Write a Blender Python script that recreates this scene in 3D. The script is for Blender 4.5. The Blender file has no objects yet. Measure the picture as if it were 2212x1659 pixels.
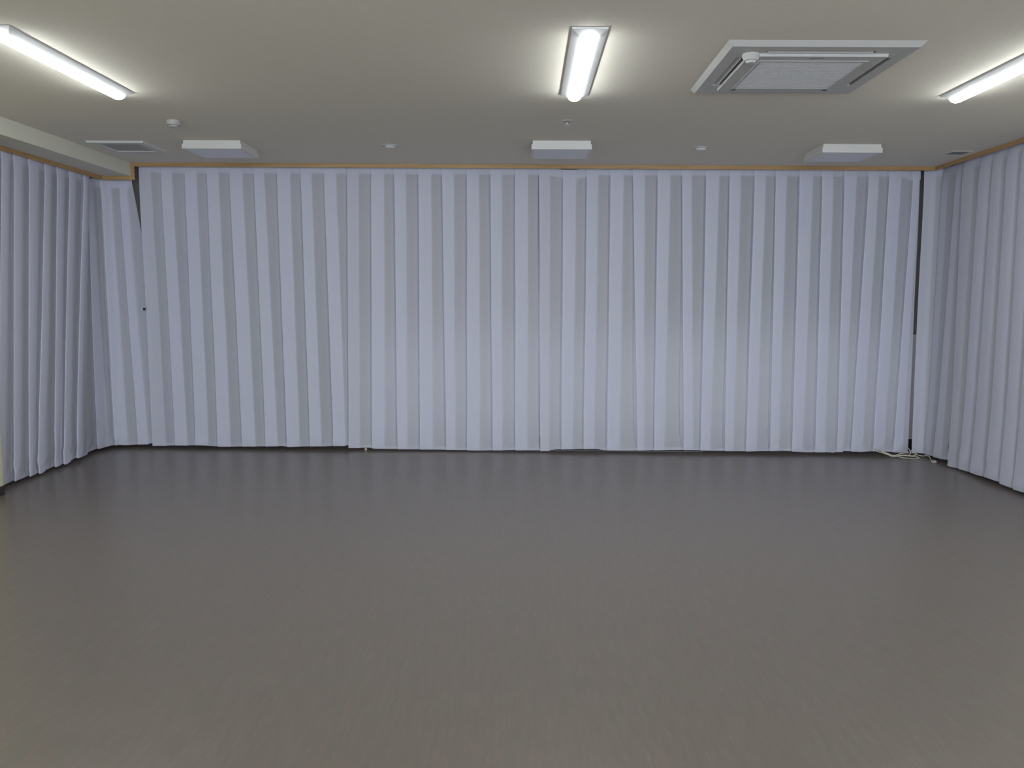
import bpy, math, random
from mathutils import Vector, Matrix, noise

random.seed(7)
SC = bpy.context.scene
COL = SC.collection

# ---------------------------------------------------------------- camera, world, exposure
F_PX, PITCH, YAW, ROLL, CAM_H = 1798.27, -0.09752, -0.01384, 0.00729, 1.4348
cam_data = bpy.data.cameras.new('camera')
cam_data.sensor_width = 36.0
cam_data.lens = F_PX * 36.0 / 2212.0
cam_data.clip_start = 0.05
camera = bpy.data.objects.new('camera', cam_data)
COL.objects.link(camera)
fwd = Vector((math.sin(YAW) * math.cos(PITCH), math.cos(YAW) * math.cos(PITCH), math.sin(PITCH)))
right = Vector((math.cos(YAW), -math.sin(YAW), 0))
up = right.cross(fwd)
r2 = right * math.cos(ROLL) + up * math.sin(ROLL)
u2 = -right * math.sin(ROLL) + up * math.cos(ROLL)
m = Matrix((r2, u2, -fwd)).transposed().to_4x4()
m.translation = Vector((0, 0, CAM_H))
camera.matrix_world = m
SC.camera = camera

world = bpy.data.worlds.new('world')
world.use_nodes = True
world.node_tree.nodes['Background'].inputs[0].default_value = (0.02, 0.022, 0.025, 1)
world.node_tree.nodes['Background'].inputs[1].default_value = 0.2
SC.world = world
SC.view_settings.view_transform = 'Standard'
SC.view_settings.look = 'None'
SC.view_settings.exposure = 0.13
SC.view_settings.gamma = 1.0
SC.view_settings.use_curve_mapping = False

# daylight entering through the windows in the wall behind the viewpoint
for k, wx in enumerate((-2.4, 0.0, 2.4)):
    ld = bpy.data.lights.new('daylight', 'AREA')
    ld.shape = 'RECTANGLE'; ld.size = 1.76; ld.size_y = 1.66
    ld.energy = 135.0; ld.color = (0.80, 0.88, 1.0)
    lo = bpy.data.objects.new('daylight', ld)
    lo.location = (wx, -3.72, 1.40); lo.rotation_euler = (math.radians(90), 0, 0)
    COL.objects.link(lo)

LAMP_STRENGTH = 41.0         # emission of the lit diffusers
LAMP_COLOR = (0.95, 1.0, 0.99, 1)

# ---------------------------------------------------------------- materials
def new_mat(name):
    mt = bpy.data.materials.new(name)
    mt.use_nodes = True
    nt = mt.node_tree
    for n in list(nt.nodes):
        nt.nodes.remove(n)
    out = nt.nodes.new('ShaderNodeOutputMaterial')
    return mt, nt, out

def principled(name, color, rough=0.5, metal=0.0, spec=0.5, bump=None, vary=None):
    """bump = (scale, strength, distance); vary = (scale, amount)"""
    mt, nt, out = new_mat(name)
    b = nt.nodes.new('ShaderNodeBsdfPrincipled')
    b.inputs['Base Color'].default_value = (*color, 1)
    b.inputs['Roughness'].default_value = rough
    b.inputs['Metallic'].default_value = metal
    b.inputs['Specular IOR Level'].default_value = spec
    nt.links.new(b.outputs[0], out.inputs[0])
    tc = nt.nodes.new('ShaderNodeTexCoord')
    if bump:
        nz = nt.nodes.new('ShaderNodeTexNoise')
        nz.inputs['Scale'].default_value = bump[0]
        nz.inputs['Detail'].default_value = 3
        nt.links.new(tc.outputs['Object'], nz.inputs['Vector'])
        bp = nt.nodes.new('ShaderNodeBump')
        bp.inputs['Strength'].default_value = bump[1]
        bp.inputs['Distance'].default_value = bump[2]
        nt.links.new(nz.outputs['Fac'], bp.inputs['Height'])
        nt.links.new(bp.outputs[0], b.inputs['Normal'])
    if vary:
        nz = nt.nodes.new('ShaderNodeTexNoise')
        nz.inputs['Scale'].default_value = vary[0]
        nz.inputs['Detail'].default_value = 4
        nt.links.new(tc.outputs['Object'], nz.inputs['Vector'])
        mx = nt.nodes.new('ShaderNodeMix')
        mx.data_type = 'RGBA'
        mx.inputs[6].default_value = (*[c * (1 - vary[1]) for c in color], 1)
        mx.inputs[7].default_value = (*[min(1, c * (1 + vary[1])) for c in color], 1)
        nt.links.new(nz.outputs['Fac'], mx.inputs[0])
        nt.links.new(mx.outputs[2], b.inputs['Base Color'])
    return mt

def floor_material():
    mt, nt, out = new_mat('vinyl_sheet')
    N, Lk = nt.nodes.new, nt.links.new
    b = N('ShaderNodeBsdfPrincipled')
    Lk(b.outputs[0], out.inputs[0])
    tc = N('ShaderNodeTexCoord')
    def streak(sx, sy, seed, detail=3):
        mp = N('ShaderNodeMapping')
        mp.inputs['Scale'].default_value = (sx, sy, 1)
        mp.inputs['Location'].default_value = (seed, seed * 1.7, 0)
        Lk(tc.outputs['Object'], mp.inputs['Vector'])
        nz = N('ShaderNodeTexNoise')
        nz.inputs['Scale'].default_value = 1.0
        nz.inputs['Detail'].default_value = detail
        Lk(mp.outputs[0], nz.inputs['Vector'])
        return nz.outputs['Fac']
    def ramp(fac, stops):
        r = N('ShaderNodeValToRGB')
        e = r.color_ramp.elements
        while len(e) < len(stops):
            e.new(0.5)
        for el, (p, c) in zip(e, stops):
            el.position = p
            el.color = (*c, 1)
        Lk(fac, r.inputs[0])
        return r.outputs[0]
    base = ramp(streak(45, 6, 3.1), [(0.30, (0.148, 0.126, 0.108)), (0.50, (0.169, 0.142, 0.122)), (0.72, (0.192, 0.164, 0.139))])
    hue = ramp(streak(22, 4, 11.3), [(0.36, (0.156, 0.148, 0.121)), (0.5, (0.170, 0.142, 0.123)), (0.66, (0.179, 0.142, 0.131))])
    m1 = N('ShaderNodeMix'); m1.data_type = 'RGBA'; m1.inputs[0].default_value = 0.5
    Lk(base, m1.inputs[6]); Lk(hue, m1.inputs[7])
    tan = ramp(streak(80, 8, 23.7, 2), [(0.64, (0, 0, 0)), (0.72, (1, 1, 1))])
    sc = N('ShaderNodeMath'); sc.operation = 'MULTIPLY'; sc.inputs[1].default_value = 0.24
    Lk(tan, sc.inputs[0])
    m2 = N('ShaderNodeMix'); m2.data_type = 'RGBA'
    Lk(sc.outputs[0], m2.inputs[0]); Lk(m1.outputs[2], m2.inputs[6])
    m2.inputs[7].default_value = (0.300, 0.245, 0.160, 1)
    # faint welded seams between the vinyl sheets, 1.82 m apart
    sep = N('ShaderNodeSeparateXYZ'); Lk(tc.outputs['Object'], sep.inputs[0])
    md = N('ShaderNodeMath'); md.operation = 'PINGPONG'; md.inputs[1].default_value = 0.91
    ad = N('ShaderNodeMath'); ad.operation = 'ADD'; ad.inputs[1].default_value = -0.69 + 18.2
    lt = N('ShaderNodeMath'); lt.operation = 'LESS_THAN'; lt.inputs[1].default_value = 0.0022
    ml = N('ShaderNodeMath'); ml.operation = 'MULTIPLY'; ml.inputs[1].default_value = 0.13
    Lk(sep.outputs[0], ad.inputs[0]); Lk(ad.outputs[0], md.inputs[0]); Lk(md.outputs[0], lt.inputs[0]); Lk(lt.outputs[0], ml.inputs[0])
    m3 = N('ShaderNodeMix'); m3.data_type = 'RGBA'; m3.inputs[7].default_value = (0.07, 0.06, 0.05, 1)
    Lk(ml.outputs[0], m3.inputs[0]); Lk(m2.outputs[2], m3.inputs[6])
    Lk(m3.outputs[2], b.inputs['Base Color'])
    # wear: gloss varies in soft patches
    rg = N('ShaderNodeMapRange')
    rg.inputs['To Min'].default_value = 0.278
    rg.inputs['To Max'].default_value = 0.30
    Lk(streak(1.3, 0.9, 5.0), rg.inputs['Value'])
    Lk(rg.outputs[0], b.inputs['Roughness'])
    b.inputs['Specular IOR Level'].default_value = 0.55
    return mt

def curtain_material(name, refl, trans):
    """thin woven cloth: reflects part of the light and lets part through, so stacked layers look whiter"""
    mt, nt, out = new_mat(name)
    N, Lk = nt.nodes.new, nt.links.new
    d = N('ShaderNodeBsdfDiffuse'); d.inputs[0].default_value = (*refl, 1)
    t = N('ShaderNodeBsdfTranslucent'); t.inputs[0].default_value = (*trans, 1)
    a = N('ShaderNodeAddShader')
    Lk(d.outputs[0], a.inputs[0]); Lk(t.outputs[0], a.inputs[1]); Lk(a.outputs[0], out.inputs[0])
    tc = N('ShaderNodeTexCoord')
    mp = N('ShaderNodeMapping'); mp.inputs['Rotation'].default_value = (0, math.radians(28), 0)
    mp.inputs['Scale'].default_value = (14, 14, 3.0)
    Lk(tc.outputs['Object'], mp.inputs['Vector'])
    nz = N('ShaderNodeTexNoise'); nz.inputs['Scale'].default_value = 1.0; nz.inputs['Detail'].default_value = 3
    Lk(mp.outputs[0], nz.inputs['Vector'])
    bp = N('ShaderNodeBump'); bp.inputs['Strength'].default_value = 0.45; bp.inputs['Distance'].default_value = 0.006
    Lk(nz.outputs['Fac'], bp.inputs['Height'])
    Lk(bp.outputs[0], d.inputs['Normal'])
    return mt

def wood_material():
    mt, nt, out = new_mat('oak_trim')
    N, Lk = nt.nodes.new, nt.links.new
    b = N('ShaderNodeBsdfPrincipled'); b.inputs['Roughness'].default_value = 0.45
    Lk(b.outputs[0], out.inputs[0])
    tc = N('ShaderNodeTexCoord')
    mp = N('ShaderNodeMapping'); mp.inputs['Scale'].default_value = (1.6, 1.6, 30)
    Lk(tc.outputs['Object'], mp.inputs['Vector'])
    nz = N('ShaderNodeTexNoise'); nz.inputs['Scale'].default_value = 2.0; nz.inputs['Detail'].default_value = 5
    Lk(mp.outputs[0], nz.inputs['Vector'])
    r = N('ShaderNodeValToRGB')
    r.color_ramp.elements[0].position = 0.3; r.color_ramp.elements[0].color = (0.36, 0.22, 0.085, 1)
    r.color_ramp.elements[1].position = 0.7; r.color_ramp.elements[1].color = (0.48, 0.30, 0.13, 1)
    Lk(nz.outputs['Fac'], r.inputs[0]); Lk(r.outputs[0], b.inputs['Base Color'])
    return mt

def emission(name, color, strength):
    mt, nt, out = new_mat(name)
    e = nt.nodes.new('ShaderNodeEmission')
    e.inputs[0].default_value = color
    e.inputs[1].default_value = strength
    nt.links.new(e.outputs[0], out.inputs[0])
    return mt

M = {
    'ceiling': principled('ceiling_paper', (0.725, 0.685, 0.605), 0.9, spec=0.2, bump=(160, 0.35, 0.002), vary=(55, 0.03)),
    'soffit': principled('soffit_paper', (0.685, 0.668, 0.570), 0.9, spec=0.2, bump=(160, 0.35, 0.002)),
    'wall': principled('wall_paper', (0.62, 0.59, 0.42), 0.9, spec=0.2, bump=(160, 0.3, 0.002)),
    'wall_plain': principled('room_wall_paper', (0.70, 0.69, 0.65), 0.9, spec=0.2, bump=(160, 0.3, 0.002)),
    'back': principled('back_wall_paint', (0.30, 0.27, 0.24), 0.8, spec=0.2),
    'dado': principled('white_dado_board', (0.72, 0.71, 0.70), 0.6),
    'pane': principled('night_glass', (0.012, 0.016, 0.022), 0.08, spec=0.5),
    'alu': principled('window_aluminium', (0.30, 0.30, 0.29), 0.4, metal=0.6),
    'floor': floor_material(),
    'baseboard': principled('dark_vinyl_base', (0.035, 0.030, 0.028), 0.5),
    'wood': wood_material(),
    'curtain': curtain_material('white_curtain_cloth', (0.395, 0.400, 0.444), (0.528, 0.53, 0.558)),
    'white_metal': principled('white_enamel', (0.74, 0.75, 0.76), 0.4),
    'white_plastic': principled('white_plastic', (0.46, 0.455, 0.44), 0.45),
    'panel_side': principled('lamp_box_white', (0.66, 0.65, 0.63), 0.45),
    'diffuser_off': principled('unlit_opal', (0.72, 0.74, 0.80), 0.35),
    'vent_white': principled('vent_enamel', (0.60, 0.60, 0.56), 0.5),
    'detector': principled('aged_white_plastic', (0.44, 0.43, 0.40), 0.5),
    'vent_dark': principled('vent_inside', (0.40, 0.385, 0.36), 0.7),
    'dark': principled('black_gap', (0.012, 0.012, 0.013), 0.6),
    'grey': principled('grey_plastic', (0.20, 0.20, 0.20), 0.5),
    'grille': principled('cassette_grille_plastic', (0.66, 0.66, 0.68), 0.5),
    'chrome': principled('chrome', (0.85, 0.85, 0.85), 0.12, metal=1.0),
    'clip': principled('black_clip_steel', (0.010, 0.012, 0.010), 0.35),
    'cable': principled('cream_cable', (0.62, 0.60, 0.48), 0.5),
    'lit': emission('lit_diffuser', LAMP_COLOR, LAMP_STRENGTH),
}

# ---------------------------------------------------------------- mesh helpers
class MB:
    def __init__(self):
        self.v, self.f = [], []
    def quad(self, a, b, c, d):
        n = len(self.v); self.v += [a, b, c, d]; self.f.append((n, n + 1, n + 2, n + 3)); return self
    def box(self, x0, x1, y0, y1, z0, z1, taper=0.0):
        """taper: how far the bottom outline is set in"""
        n = len(self.v); t = taper
        self.v += [(x0 + t, y0 + t, z0), (x1 - t, y0 + t, z0), (x1 - t, y1 - t, z0), (x0 + t, y1 - t, z0),
                   (x0, y0, z1), (x1, y0, z1), (x1, y1, z1), (x0, y1, z1)]
        for q in ((0, 3, 2, 1), (4, 5, 6, 7), (0, 1, 5, 4), (1, 2, 6, 5), (2, 3, 7, 6), (3, 0, 4, 7)):
            self.f.append(tuple(n + i for i in q))
        return self
    def ring(self, o, i, z0, z1, o2=None, i2=None):
        """rectangular frame; o/i = (x0,x1,y0,y1) at z1 (top), o2/i2 at z0 (bottom)"""
        o2, i2 = o2 or o, i2 or i
        n = len(self.v)
        for r, z in ((o, z1), (i, z1), (o2, z0), (i2, z0)):
            self.v += [(r[0], r[2], z), (r[1], r[2], z), (r[1], r[3], z), (r[0], r[3], z)]
        for k in range(4):
            j = (k + 1) % 4
            self.f += [(n + k, n + j, n + 4 + j, n + 4 + k), (n + 8 + k, n + 12 + k, n + 12 + j, n + 8 + j),
                       (n + k, n + 8 + k, n + 8 + j, n + j), (n + 4 + k, n + 4 + j, n + 12 + j, n + 12 + k)]
        return self
    def lathe(self, prof, c=(0, 0, 0), seg=28):
        """prof: (radius, z) list"""
        n = len(self.v)
        for r, z in prof:
            for k in range(seg):
                a = 2 * math.pi * k / seg
                self.v.append((c[0] + r * math.cos(a), c[1] + r * math.sin(a), c[2] + z))
        for i in range(len(prof) - 1):
            for k in range(seg):
                j = (k + 1) % seg
                self.f.append((n + i * seg + k, n + i * seg + j, n + (i + 1) * seg + j, n + (i + 1) * seg + k))
        self.f.append(tuple(n + k for k in range(seg)))
        self.f.append(tuple(n + (len(prof) - 1) * seg + k for k in reversed(range(seg))))
        return self
    def tube(self, pts, r, seg=8):
        n = len(self.v); pts = [Vector(p) for p in pts]
        for i, p in enumerate(pts):
            t = (pts[min(i + 1, len(pts) - 1)] - pts[max(i - 1, 0)]).normalized()
            s = t.cross(Vector((0, 0, 1)))
            s = s.normalized() if s.length > 1e-4 else Vector((1, 0, 0))
            w = t.cross(s)
            for k in range(seg):
                a = 2 * math.pi * k / seg
                q = p + s * (r * math.cos(a)) + w * (r * math.sin(a))
                self.v.append(tuple(q))
        for i in range(len(pts) - 1):
            for k in range(seg):
                j = (k + 1) % seg
                self.f.append((n + i * seg + k, n + i * seg + j, n + (i + 1) * seg + j, n + (i + 1) * seg + k))
        self.f.append(tuple(n + k for k in range(seg)))
        self.f.append(tuple(n + (len(pts) - 1) * seg + k for k in reversed(range(seg))))
        return self
    def build(self, name, mat, parent=None, smooth=False, bevel=0.0, offset=None):
        me = bpy.data.meshes.new(name)
        vs = self.v if offset is None else [(a - offset[0], b - offset[1], c - offset[2]) for a, b, c in self.v]
        me.from_pydata(vs, [], self.f)
        me.materials.append(M[mat])
        import bmesh
        bm = bmesh.new(); bm.from_mesh(me)
        bmesh.ops.recalc_face_normals(bm, faces=bm.faces)
        bm.to_mesh(me); bm.free()
        if smooth:
            me.polygons.foreach_set('use_smooth', [True] * len(me.polygons))
        me.update()
        o = bpy.data.objects.new(name, me)
        COL.objects.link(o)
        if parent:
            o.parent = parent
        if offset is not None and parent is None:
            o.location = offset
        if bevel:
            md = o.modifiers.new('bevel', 'BEVEL'); md.width = bevel; md.segments = 2; md.limit_method = 'ANGLE'
        return o

def tag(o, label, cat=None, group=None, kind=None):
    o['label'] = label
    if cat: o['category'] = cat
    if group: o['group'] = group
    if kind: o['kind'] = kind
    return o

def structure(o, label=None):
    o['kind'] = 'structure'
    if label: o['label'] = label
    return o

def thing(name, label, cat, loc, group=None):
    o = bpy.data.objects.new(name, None)
    o.empty_display_size = 0.1
    COL.objects.link(o)
    o.location = loc
    return tag(o, label, cat, group)

def copy_thing(root, loc, label):
    r = root.copy(); COL.objects.link(r); r.location = loc; r['label'] = label
    for ch in list(root.children):
        c = ch.copy(); COL.objects.link(c); c.parent = r
        for g in list(ch.children):
            d = g.copy(); COL.objects.link(d); d.parent = c
    return r

# ---------------------------------------------------------------- room shell
H = 2.70
YB, YF = 7.826, -3.6              # trim line in front of the back curtains, wall behind the camera
XL, XR, XS = -3.82, 3.735, -3.66  # near walls, inner edge of the soffit
ZS = 2.577                        # underside of the soffit
OXL, OXR, OYB = -4.20, 4.10, 8.22 # outer walls behind the curtains
LEND, REND = 5.97, 6.05           # where the near walls stop and the side curtains begin

structure(MB().box(OXL - .1, OXR + .1, YF - .1, OYB + .1, -0.06, 0).build('floor', 'floor'), 'grey brown streaked vinyl sheet floor with a soft gloss')
structure(MB().box(XS - .02, 3.75, YF, YB + .012, H, H + .03).build('ceiling', 'ceiling'), 'off-white papered ceiling')
structure(MB().box(-3.93, XS, YF, YB + .012, ZS, H + .03).build('ceiling_soffit', 'soffit'), 'dropped off-white soffit along the left wall')
structure(MB().box(OXL - .1, OXR + .1, YF - .1, OYB + .1, H + .14, H + .17).build('ceiling_pocket', 'back'), 'dark top of the curtain pocket')
structure(MB().box(OXL - .1, OXR + .1, OYB, OYB + .1, 0, H + .14).build('wall_back', 'back'), 'brown wall behind the back curtains')
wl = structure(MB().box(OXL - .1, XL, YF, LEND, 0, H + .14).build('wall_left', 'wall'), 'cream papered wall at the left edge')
structure(MB().box(OXL - .1, OXL, LEND, OYB, 0, H + .14).build('wall_left_recess', 'back'))
wr = structure(MB().box(XR, OXR + .1, YF, REND, 0, H + .14).build('wall_right', 'wall_plain'), 'cream papered wall at the right edge')
structure(MB().box(OXR, OXR + .1, REND, OYB, 0, H + .14).build('wall_right_recess', 'back'))
wf = MB()
edges = [OXL - .1, -3.3, -1.5, -.9, .9, 1.5, 3.3, OXR + .1]
for k in range(0, 7, 2):
    wf.box(edges[k], edges[k + 1], YF - .1, YF, 0, H + .14)
for k in range(1, 7, 2):
    wf.box(edges[k], edges[k + 1], YF - .1, YF, 0, .55).box(edges[k], edges[k + 1], YF - .1, YF, 2.25, H + .14)
structure(wf.build('wall_front', 'wall_plain'))
structure(MB().box(XL - .1, XL + .008, YF, LEND + .002, 0, .068).build('baseboard_left', 'baseboard'), 'black base board under the cream wall')
structure(MB().box(XR - .008, XR + .1, YF, REND + .002, 0, .068).build('baseboard_right', 'baseboard'), 'black base board at the right edge')

# oak edge strips of the curtain pocket
TW = .034
structure(MB().box(XS - .002, 3.762, YB, YB + .014, H - TW, H + .002).build('trim_1', 'wood'), 'oak strip along the ceiling before the back curtains')
structure(MB().box(3.748, 3.762, YF, YB, H - TW, H + .002).build('trim_2', 'wood'), 'oak strip along the ceiling before the right curtain')
structure(MB().box(XS - .002, XS + .030, YB, YB + .014, ZS - TW, H - TW).build('trim_3', 'wood'), 'short upright oak strip at the end of the soffit')
structure(MB().box(-3.944, XS - .002, YB, YB + .014, ZS - TW, ZS + .002).build('trim_4', 'wood'), 'short oak strip under the end of the soffit')
structure(MB().box(-3.944, -3.930, LEND, YB, ZS - TW, ZS + .002).build('trim_5', 'wood'), 'oak strip under the soffit before the left curtain')

# windows hidden behind the thin cloth of the back curtains
for k, wx in enumerate((-2.4, 0.0, 2.4), 2):
    w = structure(MB().box(wx - .9, wx - .86, YF - .08, YF - .02, .55, 2.25).box(wx + .86, wx + .9, YF - .08, YF - .02, .55, 2.25)
                  .box(wx - .86, wx + .86, YF - .08, YF - .02, .55, .59).box(wx - .86, wx + .86, YF - .08, YF - .02, 2.21, 2.25).build('window_%d' % k, 'alu'))
    MB().box(wx - .02, wx + .02, YF - .07, YF - .03, .59, 2.21).build('sash_stile', 'alu', w)
for n, x0, x1, z0, z1 in ((1, -3.62, -1.62, .09, 2.05), (5, 1.25, 3.75, 1.25, 2.55)):
    w = structure(MB().ring((x0, x1, z0, z1), (x0 + .05, x1 - .05, z0 + .05, z1 - .05), 0, .05).build('window_%d' % n, 'alu'), 'dark window behind the back curtain')
    for v in w.data.vertices:
        a, b, c = v.co
        v.co = (a, OYB - .05 + c, b)
    for k, (a, b) in enumerate(((x0 + .05, (x0 + x1) / 2 - .02), ((x0 + x1) / 2 + .02, x1 - .05))):
        MB().box(a, b, OYB - .03, OYB - .02, z0 + .05, z1 - .05).build('pane', 'pane', w)
    MB().box((x0 + x1) / 2 - .02, (x0 + x1) / 2 + .02, OYB - .04, OYB - .005, z0 + .05, z1 - .05).build('sash_stile', 'alu', w)
structure(MB().box(-1.55, OXR, OYB - .02, OYB, .12, 1.15).build('wall_back_dado', 'dado'), 'white low board on the wall behind the back curtain')
structure(MB().box(OXL, OXR, OYB - .03, OYB, 0, .12).build('baseboard_back', 'baseboard'))
structure(MB().box(OXL, OXL + .03, LEND, OYB - .03, 0, .12).build('baseboard_left_recess', 'baseboard'))
structure(MB().box(OXR - .03, OXR, REND, OYB - .03, 0, .12).build('baseboard_right_recess', 'baseboard'))
structure(MB().box(.25, 1.75, 8.035, 8.045, 0, .004).build('trim_6', 'grey'), 'thin metal rail on the floor under the back curtain')

# ---------------------------------------------------------------- pleated curtains
def lerp_list(pts, x):
    if x <= pts[0][0]: return pts[0][1]
    for (a, b), (c, d) in zip(pts, pts[1:]):
        if x <= c:
            return b + (d - b) * (x - a) / max(1e-9, c - a)
    return pts[-1][1]

class Path:
    """plan polyline; side = +1 when the room lies to the right of the walking direction"""
    def __init__(self, pts):
        self.p = [Vector(p) for p in pts]
        self.d = [0.0]
        for a, b in zip(self.p, self.p[1:]):
            self.d.append(self.d[-1] + (b - a).length)
    def raw(self, s):
        s = max(-0.5, s)
        if s <= 0:
            t = (self.p[1] - self.p[0]).normalized(); return self.p[0] + t * s
        for i in range(len(self.p) - 1):
            if s <= self.d[i + 1]:
                return self.p[i].lerp(self.p[i + 1], (s - self.d[i]) / (self.d[i + 1] - self.d[i]))
        t = (self.p[-1] - self.p[-2]).normalized()
        return self.p[-1] + t * (s - self.d[-1])
    def at(self, s, n):
        a, b = self.raw(s - .03), self.raw(s + .03)
        t = (b - a).normalized()
        c = (self.raw(s - .02) + self.raw(s) * 2 + self.raw(s + .02)) / 4
        return c + Vector((t.y, -t.x)) * n

def pleated(name, label, path, f_hi, e_hi, f_lo, e_lo, z_hi, z_lo, top, hem, proud=.010, groove=.024,
            wave=.006, soft=0.0, gaps=None, seed=0.0, head=.082, rows=34, end_pull=0.0):
    """Knife-pleated cloth hanging on a plan path. f = fold edges, e = inner folds, both as distances along the
    path at two heights; top / hem = (distance, height) profiles."""
    np_ = len(f_hi) - 1
    gaps = gaps or {}
    hem_s = lambda s: lerp_list(hem, s)
    top_s = lambda s: lerp_list(top, s)
    cols = []                                  # each column: function of the height factor -> (s, n)
    def val(hi, lo, z):
        k = (z - z_lo) / (z_hi - z_lo)
        k = max(-0.28, min(1.30, k))
        return lo + (hi - lo) * k
    spec = []                                  # (kind, pleat, u)
    US = [0, .03, .10, .22, .36, .5, .62, .74, .86, .94, .975, 1.0]
    for u in (.97, .5, .06):
        spec.append(('mid', 0, u))
    spec.append(('edge', 0, 0))
    for i in range(np_):
        for u in US:
            spec.append(('front', i, u))
        if i < np_ - 1:
            for u in (.25, .6, .97):
                spec.append(('under', i + 1, u))
            for u in (.97, .5, .06):
                spec.append(('mid', i + 1, u))
            spec.append(('edge', i + 1, 0))
    verts, faces, grid = [], [], []
    zf = [0, .006, .013, .022, .032, .044, .058, .075, .095, .12, .15, .19, .24] + [.24 + .76 * (k + 1) / (rows - 13) for k in range(rows - 13)]
    zf[-1] = 1.0
    for t in zf:
        row = []
        for kind, i, u in spec:
            # height is measured on the column's own hem and top
            s0 = f_lo[i] + u * (f_lo[min(i + 1, np_)] - f_lo[i]) if kind == 'front' else f_lo[i]
            hb, tp = hem_s(s0), top_s(s0)
            z = hb + (tp - hb) * t
            f0 = val(f_hi[i], f_lo[i], z)
            f1 = val(f_hi[min(i + 1, np_)], f_lo[min(i + 1, np_)], z)
            ei = min(i, len(e_hi) - 1)
            e0 = val(e_hi[ei], e_lo[ei], z)
            low = max(0, 1 - (z - .03) / .55)              # looser towards the hem
            hi_ = max(0, (z - (tp - .14)) / .14)           # pressed flat by the heading tape
            pr = proud * (1 + .55 * low) * (1 - .75 * hi_)
            gr = groove * (1 - .9 * hi_) * (1 - .8 * max(0, 1 - (z - hb) / .045))
            g = .007
            if i + 1 in gaps and kind == 'front':
                g = .004 + gaps[i + 1] * max(0, min(1, (1.9 - z) / 1.2)) * min(1, max(0, (z - hb) / .16))
            if kind == 'front':
                s = f0 + u * (f1 - g - f0)
                if end_pull and i == np_ - 1:
                    s -= end_pull * u * u * max(0, min(1, (z - 1.95) / .6))
                n = pr * (1 - u) ** 1.2
                # soft belly of the fold
                n += soft * math.sin(math.pi * u) * (1 - .6 * hi_)
                if u > .96: n -= gr * (u - .96) / .04
                if u < .02: n -= .001
            elif kind == 'under':
                s = f0 + u * (e0 - f0); n = -gr * (.45 if u < .3 else .12) - .003
            elif kind == 'mid':
                s = f0 + u * (e0 - f0); n = (pr * (.55 - .25 * u)) + soft * .5 * u - .002
            else:
                s = f0 - .0015; n = pr * .8
            w = noise.noise(Vector((s * 1.3 + seed, z * .35, seed))) * wave * 2.0
            w += noise.noise(Vector((s * 7 + z * 3.5 + seed, z * 5 - s * 2, 3 + seed))) * .006 * low * low
            lw = max(0, 1 - (z - hb) / .30)
            w += noise.noise(Vector((s * 11 - z * 12 + seed, z * 5 + s * 3, 5 + seed))) * .016 * lw * min(1, .25 + (z - hb) / .04)
            w += noise.noise(Vector((s * 14 - z * 6 + seed, z * 16, 8 + seed))) * .002 * hi_
            sw = noise.noise(Vector((i * 3.7 + seed, z * 1.1, 1.0))) * .004 * (1 - hi_)
            p = path.at(s + sw, n + w)
            row.append(len(verts)); verts.append((p.x, p.y, z))
        grid.append(row)
    for a, b in zip(grid, grid[1:]):
        for k in range(len(a) - 1):
            faces.append((a[k], a[k + 1], b[k + 1], b[k]))
    root = thing(name, label, 'curtain', (0, 0, 0))
    base = path.at((f_lo[0] + f_lo[-1]) / 2, 0)
    root.location = (base.x, base.y, 0)
    mb = MB(); mb.v, mb.f = verts, faces
    me_o = mb.build('cloth', 'curtain', root, smooth=False, offset=(base.x, base.y, 0))
    # smooth along the height only: mark fold columns sharp by angle
    me_o.data.polygons.foreach_set('use_smooth', [True] * len(me_o.data.polygons))
    try:
        me_o.data.set_sharp_from_angle(angle=math.radians(35))
    except Exception:
        pass
    # heading tape and hem turn-up: a second layer of cloth behind the first
    for part, lo_off, hi_off, ref in (('heading_tape', -head, -.004, 'top'), ('hem', .002, .020, 'hem')):
        mb = MB(); n = 0
        s_a, s_b = f_hi[0] + .004, f_hi[-1] - .006 - end_pull * 1.1
        if ref == 'hem':
            s_a, s_b = val(f_hi[0], f_lo[0], .03) + .004, val(f_hi[-1], f_lo[-1], .03) - .006
        N_ = max(8, int((s_b - s_a) / .02))
        for k in range(N_ + 1):
            s = s_a + (s_b - s_a) * k / N_
            zr = top_s(s) if ref == 'top' else hem_s(s)
            w = noise.noise(Vector((s * 1.3 + seed, zr * .35, seed))) * wave * 2.0
            for zo in (lo_off, hi_off):
                p = path.at(s, w - .0085 if ref == 'hem' else w - .0055)
                mb.v.append((p.x, p.y, zr + zo))
        mb.f = [(2 * k, 2 * k + 2, 2 * k + 3, 2 * k + 1) for k in range(N_)]
        # turned under once: a second layer just behind
        nv = len(mb.v); tdir = path.at((s_a + s_b) / 2, 0) - path.at((s_a + s_b) / 2, .003)
        mb.v += [(a + tdir.x, b + tdir.y, c) for a, b, c in mb.v]
        mb.f += [tuple(nv + q for q in f) for f in mb.f]
        mb.build(part, 'curtain', root, smooth=True, offset=(base.x, base.y, 0))
    return root

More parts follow.
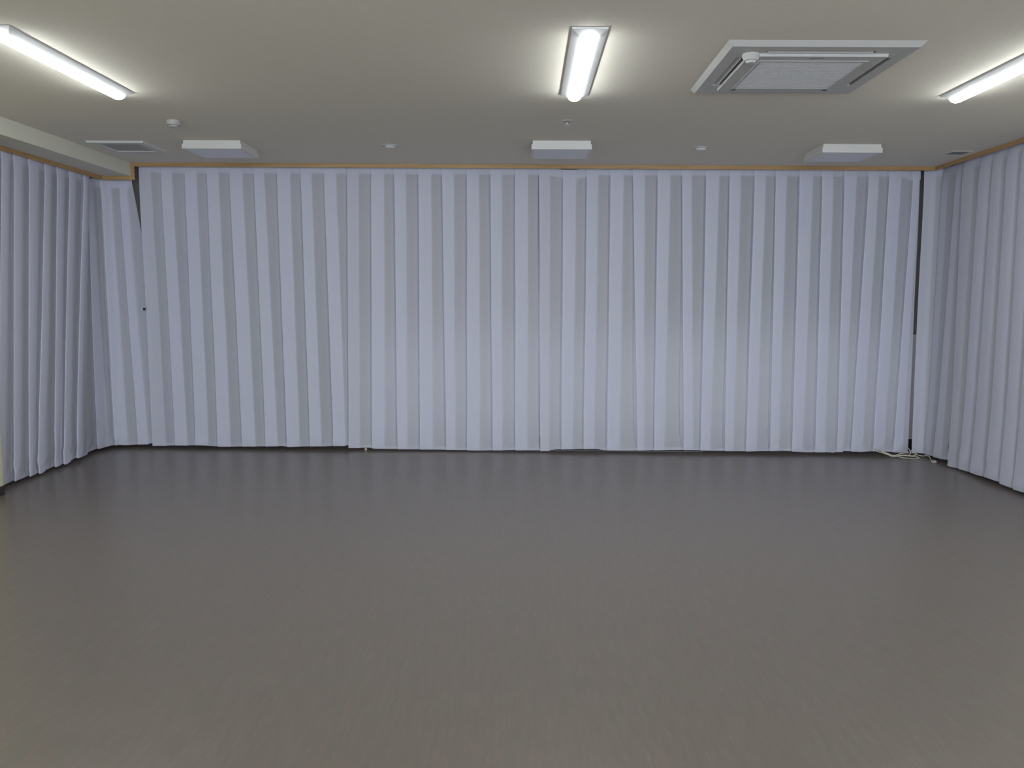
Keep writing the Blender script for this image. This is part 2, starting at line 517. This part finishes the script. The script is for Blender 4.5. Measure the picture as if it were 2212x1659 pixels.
BACK = Path([(-4.5, 7.93), (4.5, 7.93)])
def sx(l):                                   # world X -> distance along the back path
    return [a + 4.5 for a in l]
def sp(l):
    return [(a + 4.5, b) for a, b in l]
ZH, ZL = 2.207, 0.456
FH = [-3.624, -3.413, -3.191, -2.979, -2.762, -2.533, -2.32, -2.096, -1.875, -1.669, -1.443, -1.223, -0.998, -0.771, -0.543, -0.319, -0.091, 0.135, 0.355, 0.578, 0.797, 1.019, 1.238, 1.474, 1.686, 1.906, 2.135, 2.337, 2.554, 2.765, 2.972, 3.181, 3.374, 3.588, 3.677]
EH = [-3.504, -3.305, -3.076, -2.865, -2.638, -2.431, -2.196, -1.993, -1.759, -1.557, -1.319, -1.114, -0.875, -0.661, -0.426, -0.212, 0.031, 0.24, 0.478, 0.687, 0.922, 1.124, 1.356, 1.565, 1.807, 2.01, 2.241, 2.439, 2.678, 2.87, 3.079, 3.279, 3.49, 3.653]
FL = [-3.596, -3.377, -3.172, -2.956, -2.724, -2.495, -2.289, -2.064, -1.839, -1.681, -1.455, -1.212, -0.994, -0.746, -0.54, -0.297, -0.075, 0.162, 0.369, 0.584, 0.808, 1.087, 1.259, 1.531, 1.703, 1.932, 2.139, 2.363, 2.575, 2.793, 3.0, 3.148, 3.353, 3.554, 3.698]
EL = [-3.465, -3.257, -3.047, -2.832, -2.594, -2.379, -2.164, -1.954, -1.722, -1.569, -1.33, -1.114, -0.869, -0.651, -0.415, -0.199, 0.043, 0.256, 0.482, 0.689, 0.932, 1.159, 1.363, 1.623, 1.803, 2.02, 2.243, 2.452, 2.685, 2.892, 3.072, 3.26, 3.465, 3.638]
HEM1 = [(-3.592, 0.026), (-3.275, 0.034), (-3.14, 0.037), (-2.914, 0.026), (-2.554, 0.032), (-2.329, 0.038), (-2.261, 0.03), (-2.149, 0.036), (-1.924, 0.038), (-1.69, 0.049)]
HEM2 = [(-1.686, 0.024), (-1.475, 0.029), (-1.421, 0.02), (-1.206, 0.018), (-0.579, 0.015), (-0.4, 0.012), (-0.132, 0.019), (0.172, 0.018)]
HEM3 = [(0.181, 0.013), (0.314, 0.03), (0.715, 0.037), (0.782, 0.026), (1.027, 0.024), (1.205, 0.03), (1.56, 0.036), (1.915, 0.03), (2.181, 0.029), (2.491, 0.038), (2.757, 0.025), (2.867, 0.035), (2.978, 0.025), (3.043, 0.044), (3.243, 0.035), (3.419, 0.045), (3.529, 0.037), (3.693, 0.025)]

def back_panel(i0, i1, hem, top, label, seed, tail=None, gaps=None, tuck=0.10):
    fh, fl, eh, el = FH[i0:i1 + 1], FL[i0:i1 + 1], EH[i0:i1], EL[i0:i1]
    if tuck:                                  # runs on a little behind the next panel
        fh = fh[:-1] + [fh[-1] + .002]; fl = fl[:-1] + [fl[-1] + .002]
    return pleated('pleated_curtain', label, BACK, sx(fh), sx(eh), sx(fl), sx(el), ZH, ZL, sp(top), sp(hem), seed=seed, gaps=gaps)

back_panel(0, 9, HEM1, [(-3.66, 2.704), (-1.6, 2.706)], 'white pleated curtain on the back wall beside the end of the soffit', 1.3)
back_panel(9, 17, HEM2, [(-1.7, 2.706), (.2, 2.706)], 'white pleated curtain in the middle of the back wall', 4.1)
back_panel(17, 34, HEM3, [(.1, 2.706), (.29, 2.690), (.36, 2.674), (.424, 2.664), (.49, 2.672), (.56, 2.688), (.7, 2.705), (3.5, 2.705), (3.56, 2.676), (3.7, 2.680)],
           'wide white pleated curtain on the right half of the back wall', 9.7, gaps={4: .020, 6: .022, 1: .006, 8: .008, 10: .008, 11: .006}, tuck=0)

# left side, from the cream wall to the corner
LP = Path([(-3.955, 6.0), (-3.955, 7.62)])
lf4 = [6.14, 6.305, 6.46, 6.654, 6.867, 7.059, 7.246, 7.475, 7.62]
le4 = [6.23, 6.396, 6.568, 6.795, 6.962, 7.18, 7.344, 7.531]
lf8 = [5.96, 6.139, 6.318, 6.514, 6.664, 6.889, 7.043, 7.257, 7.459]
le8 = [6.05, 6.227, 6.411, 6.632, 6.775, 7.022, 7.152, 7.333]
o6 = lambda l: [a - 6.0 for a in l]
pleated('pleated_curtain', 'white pleated curtain along the left wall under the soffit', LP, o6(lf4), o6(le4), o6(lf8), o6(le8), 2.086, .562,
        [(0, 2.575), (1.42, 2.572), (1.50, 2.555), (1.62, 2.515)],
        [(.183, .034), (.322, .031), (.328, .034), (.723, .019), (.731, .036), (1.089, .021), (1.098, .040), (1.456, .037)],
        proud=.020, groove=.012, wave=.008, soft=.008, seed=15.0, head=.085)
LCP = Path([(-4.03, 7.52), (-4.03, 7.70), (-4.00, 7.85), (-3.92, 7.945), (-3.56, 7.968)])
lcroot = pleated('pleated_curtain', 'narrow white pleated curtain in the left corner below the soffit end', LCP, [-.02, .198, .376, .56, .755], [.09, .279, .482, .637], [-.08, .178, .398, .623, .775], [.05, .339, .533, .714],
        2.15, .5, [(0, 2.50), (.2, 2.515), (.28, 2.560), (.8, 2.570)], [(0, .030), (.45, .034), (.52, .028), (.8, .047)],
        proud=.018, groove=.010, wave=.006, soft=.004, seed=21.0, head=.08, end_pull=.085)

# right side
RCP = Path([(3.66, 7.945), (3.78, 7.945), (3.85, 7.88), (3.85, 7.70), (3.845, 7.30)])
pleated('pleated_curtain', 'narrow white pleated curtain in the right corner beyond the dark slit', RCP, [.047, .232, .472, .64], [.166, .343, .56], [.057, .22, .412, .60], [.175, .317, .53],
        2.2, .5, [(0, 2.706), (.18, 2.706), (.24, 2.685), (.7, 2.705)], [(0, .034), (.15, .030), (.3, .03), (.7, .046)],
        proud=.020, groove=.010, wave=.006, soft=.006, seed=27.0, head=.08)
RP = Path([(3.825, 7.42), (3.825, 6.1)])
pleated('pleated_curtain', 'white pleated curtain along the right wall', RP, [-.01, .239, .437, .644, .839, 1.03, 1.22, 1.40], [.15, .385, .572, .780, .97, 1.15, 1.33],
        [.026, .226, .415, .641, .847, 1.034, 1.22, 1.40], [.143, .351, .568, .79, .981, 1.15, 1.33],
        2.166, .595, [(0, 2.706), (1.4, 2.706)], [(.07, .012), (.43, .028), (.54, .026), (.675, .040), (.84, .030), (.97, .025), (1.13, .026), (1.4, .03)],
        proud=.024, groove=.010, wave=.008, soft=.010, seed=33.0, head=.085)

# ---------------------------------------------------------------- ceiling lamps (lit)
def batten(label, loc):
    r = thing('led_batten_light', label, 'ceiling light', loc, 'lit batten lights on the ceiling')
    w, L = .0835, 1.25
    mb = MB()
    mb.box(-w, w, 0, L, -.007, 0)
    mb.build('housing', 'white_metal', r)
    mb = MB()
    # sloping reflector: from the housing's lip in to the diffuser
    mb.ring((-w, w, 0, L), (-w + .01, w - .01, .01, L - .01), -.024, -.007, (-.044, .044, .060, L - .034), (-.040, .040, .064, L - .038))
    mb.build('reflector', 'white_metal', r)
    mb = MB()
    seg, hw, y0, y1 = 14, .041, .066, L - .020
    ys = [y0, y0 + .004, y1 - .018, y1 - .006, y1]
    ks = [.90, 1.0, 1.0, .93, .70]
    for y, k in zip(ys, ks):
        for j in range(seg + 1):
            a = math.pi * j / seg
            mb.v.append((hw * math.cos(a) * (k if k < .8 else 1), y, -.018 - .032 * k * math.sin(a)))
    for i in range(len(ys) - 1):
        for j in range(seg):
            a = i * (seg + 1) + j
            mb.f.append((a, a + 1, a + seg + 2, a + seg + 1))
    n = len(ys) - 1
    mb.f.append(tuple(range(seg + 1))); mb.f.append(tuple(n * (seg + 1) + j for j in reversed(range(seg + 1))))
    mb.build('diffuser', 'lit', r)
    return r

cx = .294
b0 = batten('lit white batten light near the middle of the ceiling', (cx, 3.98, H))
copy_thing(b0, (-2.49, 3.98, H), 'lit white batten light at the upper left of the ceiling')
copy_thing(b0, (2.592, 3.98, H), 'lit white batten light at the right edge beyond the air conditioner')
for y in (.60,):
    for x, side in ((-2.49, 'left'), (cx, 'middle'), (2.592, 'right')):
        copy_thing(b0, (x, y, H), 'lit white batten light overhead, out of frame, %s one of the near row' % side)

# ---------------------------------------------------------------- ceiling cassette air conditioner
ac = thing('cassette_air_conditioner', 'square white ceiling cassette air conditioner with louvres on four sides', 'air conditioner', (.975, 4.158, H))
A = .95
MB().ring((0, A, 0, A), (.085, A - .085, .085, A - .085), -.026, 0, (.022, A - .022, .022, A - .022), (.085, A - .085, .085, A - .085)).build('frame', 'white_plastic', ac)
MB().box(.08, A - .08, .08, A - .08, -.006, 0).build('outlet_shade', 'dark', ac)  # black plate stands in for the shade inside the air outlets
for cxn, cyn in ((0, 0), (1, 0), (0, 1), (1, 1)):
    a = (.085, .205) if not cxn else (A - .205, A - .085)
    b = (.085, .205) if not cyn else (A - .205, A - .085)
    MB().box(a[0], a[1], b[0], b[1], -.0255, -.006).build('corner_cover', 'white_plastic', ac)
pan = MB().box(.128, A - .128, .128, A - .128, -.040, -.008, .004).build('centre_panel', 'white_plastic', ac)
MB().ring((.20, A - .20, .20, A - .20), (.215, A - .215, .215, A - .215), -.044, -.040).build('grille_frame', 'white_plastic', pan)
g = MB()
for k in range(26):
    y = .219 + k * (A - .438) / 26
    g.box(.215, A - .215, y, y + .012, -.0425, -.040)
g.build('intake_grille', 'grille', ac)['kind'] = 'stuff'
MB().box(.44, .51, .150, .160, -.0412, -.040).build('maker_badge', 'grey', ac)
for x in (.215, A - .215):
    MB().box(x - .012, x + .012, A - .175, A - .160, -.0415, -.040).build('latch', 'dark', ac)
# louvres: tilted flaps in the four outlets
def louvre(rot):
    mb = MB()
    mb.v = [(.215, .094, -.014), (A - .215, .094, -.014), (A - .215, .113, -.028), (.215, .113, -.028),
            (.215, .096, -.010), (A - .215, .096, -.010), (A - .215, .115, -.024), (.215, .115, -.024)]
    mb.f = [(0, 1, 2, 3), (4, 7, 6, 5), (0, 4, 5, 1), (1, 5, 6, 2), (2, 6, 7, 3), (3, 7, 4, 0)]
    c, s = math.cos(rot), math.sin(rot)
    h = A / 2
    mb.v = [(h + (x - h) * c - (y - h) * s, h + (x - h) * s + (y - h) * c, z) for x, y, z in mb.v]
    mb.build('louvre', 'white_plastic', ac)
for k in range(4):
    louvre(k * math.pi / 2)
MB().lathe([(.044, -.022), (.044, -.036), (.034, -.056), (.026, -.058), (.022, -.068), (.010, -.070)], (.145, .150, 0)).build('sensor_dome', 'white_plastic', ac, smooth=False)

# ---------------------------------------------------------------- square unlit box lights
def box_light(label, loc):
    r = thing('square_ceiling_light', label, 'ceiling light', loc, 'unlit square box lights by the back wall')
    MB().box(-.228, .228, -.215, .215, -.028, 0).build('base', 'panel_side', r)
    MB().ring((-.236, .236, -.223, .223), (-.19, .19, -.18, .18), -.066, -.028, (-.236, .236, -.223, .223), (-.212, .212, -.199, .199)).build('cover', 'panel_side', r)
    MB().box(-.214, .214, -.201, .201, -.0665, -.050).build('diffuser', 'diffuser_off', r)
    return r
bl = box_light('unlit square white box light on the ceiling, middle of three', (.284, 6.90, H))
copy_thing(bl, (-2.492, 6.945, H), 'unlit square white box light on the ceiling, leftmost of three')
copy_thing(bl, (2.583, 6.985, H), 'unlit square white box light on the ceiling, rightmost of three')

# ---------------------------------------------------------------- small ceiling fittings
v = thing('ceiling_vent', 'square off-white ceiling vent with a grey centre beside the soffit', 'vent', (-3.29, 7.0, H))
MB().ring((-.235, .235, -.235, .235), (-.155, .155, -.155, .155), -.016, 0, (-.225, .225, -.225, .225), (-.165, .165, -.165, .165)).build('frame', 'vent_white', v)
MB().box(-.156, .156, -.156, .156, -.010, -.001).build('centre_plate', 'vent_dark', v)

s = thing('smoke_detector', 'round white smoke detector on the ceiling near the left batten light', 'smoke detector', (-2.50, 6.02, H))
MB().lathe([(.050, 0), (.050, -.026), (.046, -.032), (.030, -.033)]).build('base', 'detector', s)
MB().lathe([(.032, -.033), (.034, -.041), (.028, -.046), (.010, -.047)]).build('sensor_cap', 'detector', s)

def downlight(label, loc):
    r = thing('round_emergency_light', label, 'downlight', loc, 'small round lights by the back wall')
    MB().lathe([(.066, 0), (.064, -.005), (.050, -.008), (.046, -.004)]).build('ring', 'white_plastic', r, smooth=False)
    MB().lathe([(.046, -.004), (.044, -.012), (.034, -.019), (.018, -.023), (.004, -.024)]).build('lens', 'panel_side', r, smooth=True)
    return r
d0 = downlight('small round white light on the ceiling left of centre', (-1.103, 6.915, H))
copy_thing(d0, (1.427, 6.95, H), 'small round white light on the ceiling right of centre')

p = thing('sprinkler_head', 'tiny chrome sprinkler head on the ceiling beyond the middle batten light', 'sprinkler', (.289, 5.967, H))
MB().lathe([(.040, 0), (.038, -.004), (.016, -.006)]).build('rose', 'white_plastic', p)
MB().lathe([(.010, -.006), (.008, -.020), (.005, -.024)], seg=12).build('body', 'chrome', p, smooth=True)
MB().lathe([(.018, -.026), (.018, -.028), (.004, -.030)], seg=16).build('deflector', 'chrome', p)

gR = thing('ceiling_grille', 'small dark grey ceiling grille near the right curtain', 'grille', (3.585, 7.115, H))
MB().ring((-.085, .085, -.085, .085), (-.070, .070, -.070, .070), -.005, 0).build('frame', 'vent_white', gR)
MB().box(-.070, .070, -.070, .070, -.002, 0).build('backing', 'dark', gR)
for k in range(7):
    y = -.062 + k * .0185
    MB().box(-.070, .070, y, y + .010, -.005, -.002).build('slat', 'grey', gR)

# ---------------------------------------------------------------- small things at the curtains
c = thing('spring_clip', 'small black spring clip pinching the curtain seam beside the left corner', 'clip', (-3.606, 7.902, 1.346))
MB().box(-.017, .012, -.008, .008, -.011, .011).build('body', 'clip', c, bevel=.002)
MB().box(.006, .018, -.012, -.006, -.004, .004).build('rivet', 'chrome', c, bevel=.001)

st = thing('floor_stop', 'tiny tan block under the hem of the middle curtain', 'floor stop', (-1.522, 7.955, 0))
MB().box(-.011, .011, -.012, .012, 0, .024).build('block', 'wood', st, bevel=.002)
MB().box(-.008, .008, -.014, -.012, .004, .018).build('pad', 'cable', st)

cb = thing('extension_cord', 'cream extension cord coiled on the floor under the right end of the back curtain', 'cord', (3.60, 7.80, 0))
def smooth_line(p, sub=6):
    p = [Vector(q) for q in p]; o = []
    for k in range(len(p) - 1):
        a, b, c, e = p[max(0, k - 1)], p[k], p[k + 1], p[min(len(p) - 1, k + 2)]
        for q in range(sub):
            t = q / sub
            o.append(.5 * ((2 * b) + (c - a) * t + (2 * a - 5 * b + 4 * c - e) * t * t + (3 * b - a - 3 * c + e) * t ** 3))
    return o + [p[-1]]
MB().tube(smooth_line([(-0.021, 0.026, 0.048), (-0.108, -0.013, 0.025), (-0.196, 0.021, 0.044), (-0.246, 0.044, 0.057), (-0.272, 0.06, 0.066), (-0.263, 0.062, 0.072), (-0.208, 0.052, 0.062), (-0.183, 0.026, 0.047), (-0.136, -0.005, 0.029), (-0.086, -0.016, 0.023), (-0.039, -0.034, 0.013), (0.012, -0.043, 0.009), (0.068, -0.05, 0.005), (0.104, -0.046, 0.008), (0.118, -0.038, 0.013), (0.098, -0.025, 0.02), (0.043, -0.017, 0.024), (-0.014, -0.012, 0.027), (-0.057, -0.013, 0.025), (-0.093, -0.024, 0.019), (-0.127, -0.021, 0.02), (-0.158, 0.0, 0.032), (-0.19, 0.018, 0.042), (-0.206, 0.047, 0.059), (-0.183, 0.044, 0.057), (-0.157, 0.021, 0.044), (-0.106, -0.008, 0.028), (-0.043, 0.013, 0.04), (0.02, 0.021, 0.046), (0.079, 0.022, 0.047), (0.113, 0.018, 0.045), (0.113, 0.005, 0.037), (0.088, -0.012, 0.028), (0.049, -0.012, 0.027), (0.006, -0.003, 0.032), (-0.051, -0.006, 0.029), (-0.076, -0.012, 0.026)]), .0036).build('cable_coil', 'cable', cb, smooth=True)
MB().tube(smooth_line([(-0.005, 0.067, 0.089), (0.019, 0.069, 0.094), (0.043, 0.069, 0.096), (0.061, 0.065, 0.084), (0.07, 0.052, 0.065), (0.064, 0.026, 0.049), (0.046, 0.0, 0.034), (0.011, -0.008, 0.029)]), .0034).build('cable_loop', 'cable', cb, smooth=True)
MB().tube(smooth_line([(0.085, 0.0, 0.034), (0.113, 0.0, 0.034), (0.137, -0.008, 0.03), (0.161, -0.015, 0.026), (0.194, -0.012, 0.029), (0.218, -0.018, 0.025), (0.215, -0.059, 0.007), (0.175, -0.167, 0.005)]), .0034).build('cable_lead', 'cable', cb, smooth=True)
MB().box(.150, .192, -.222, -.192, 0, .020).build('plug', 'white_plastic', cb, bevel=.004)
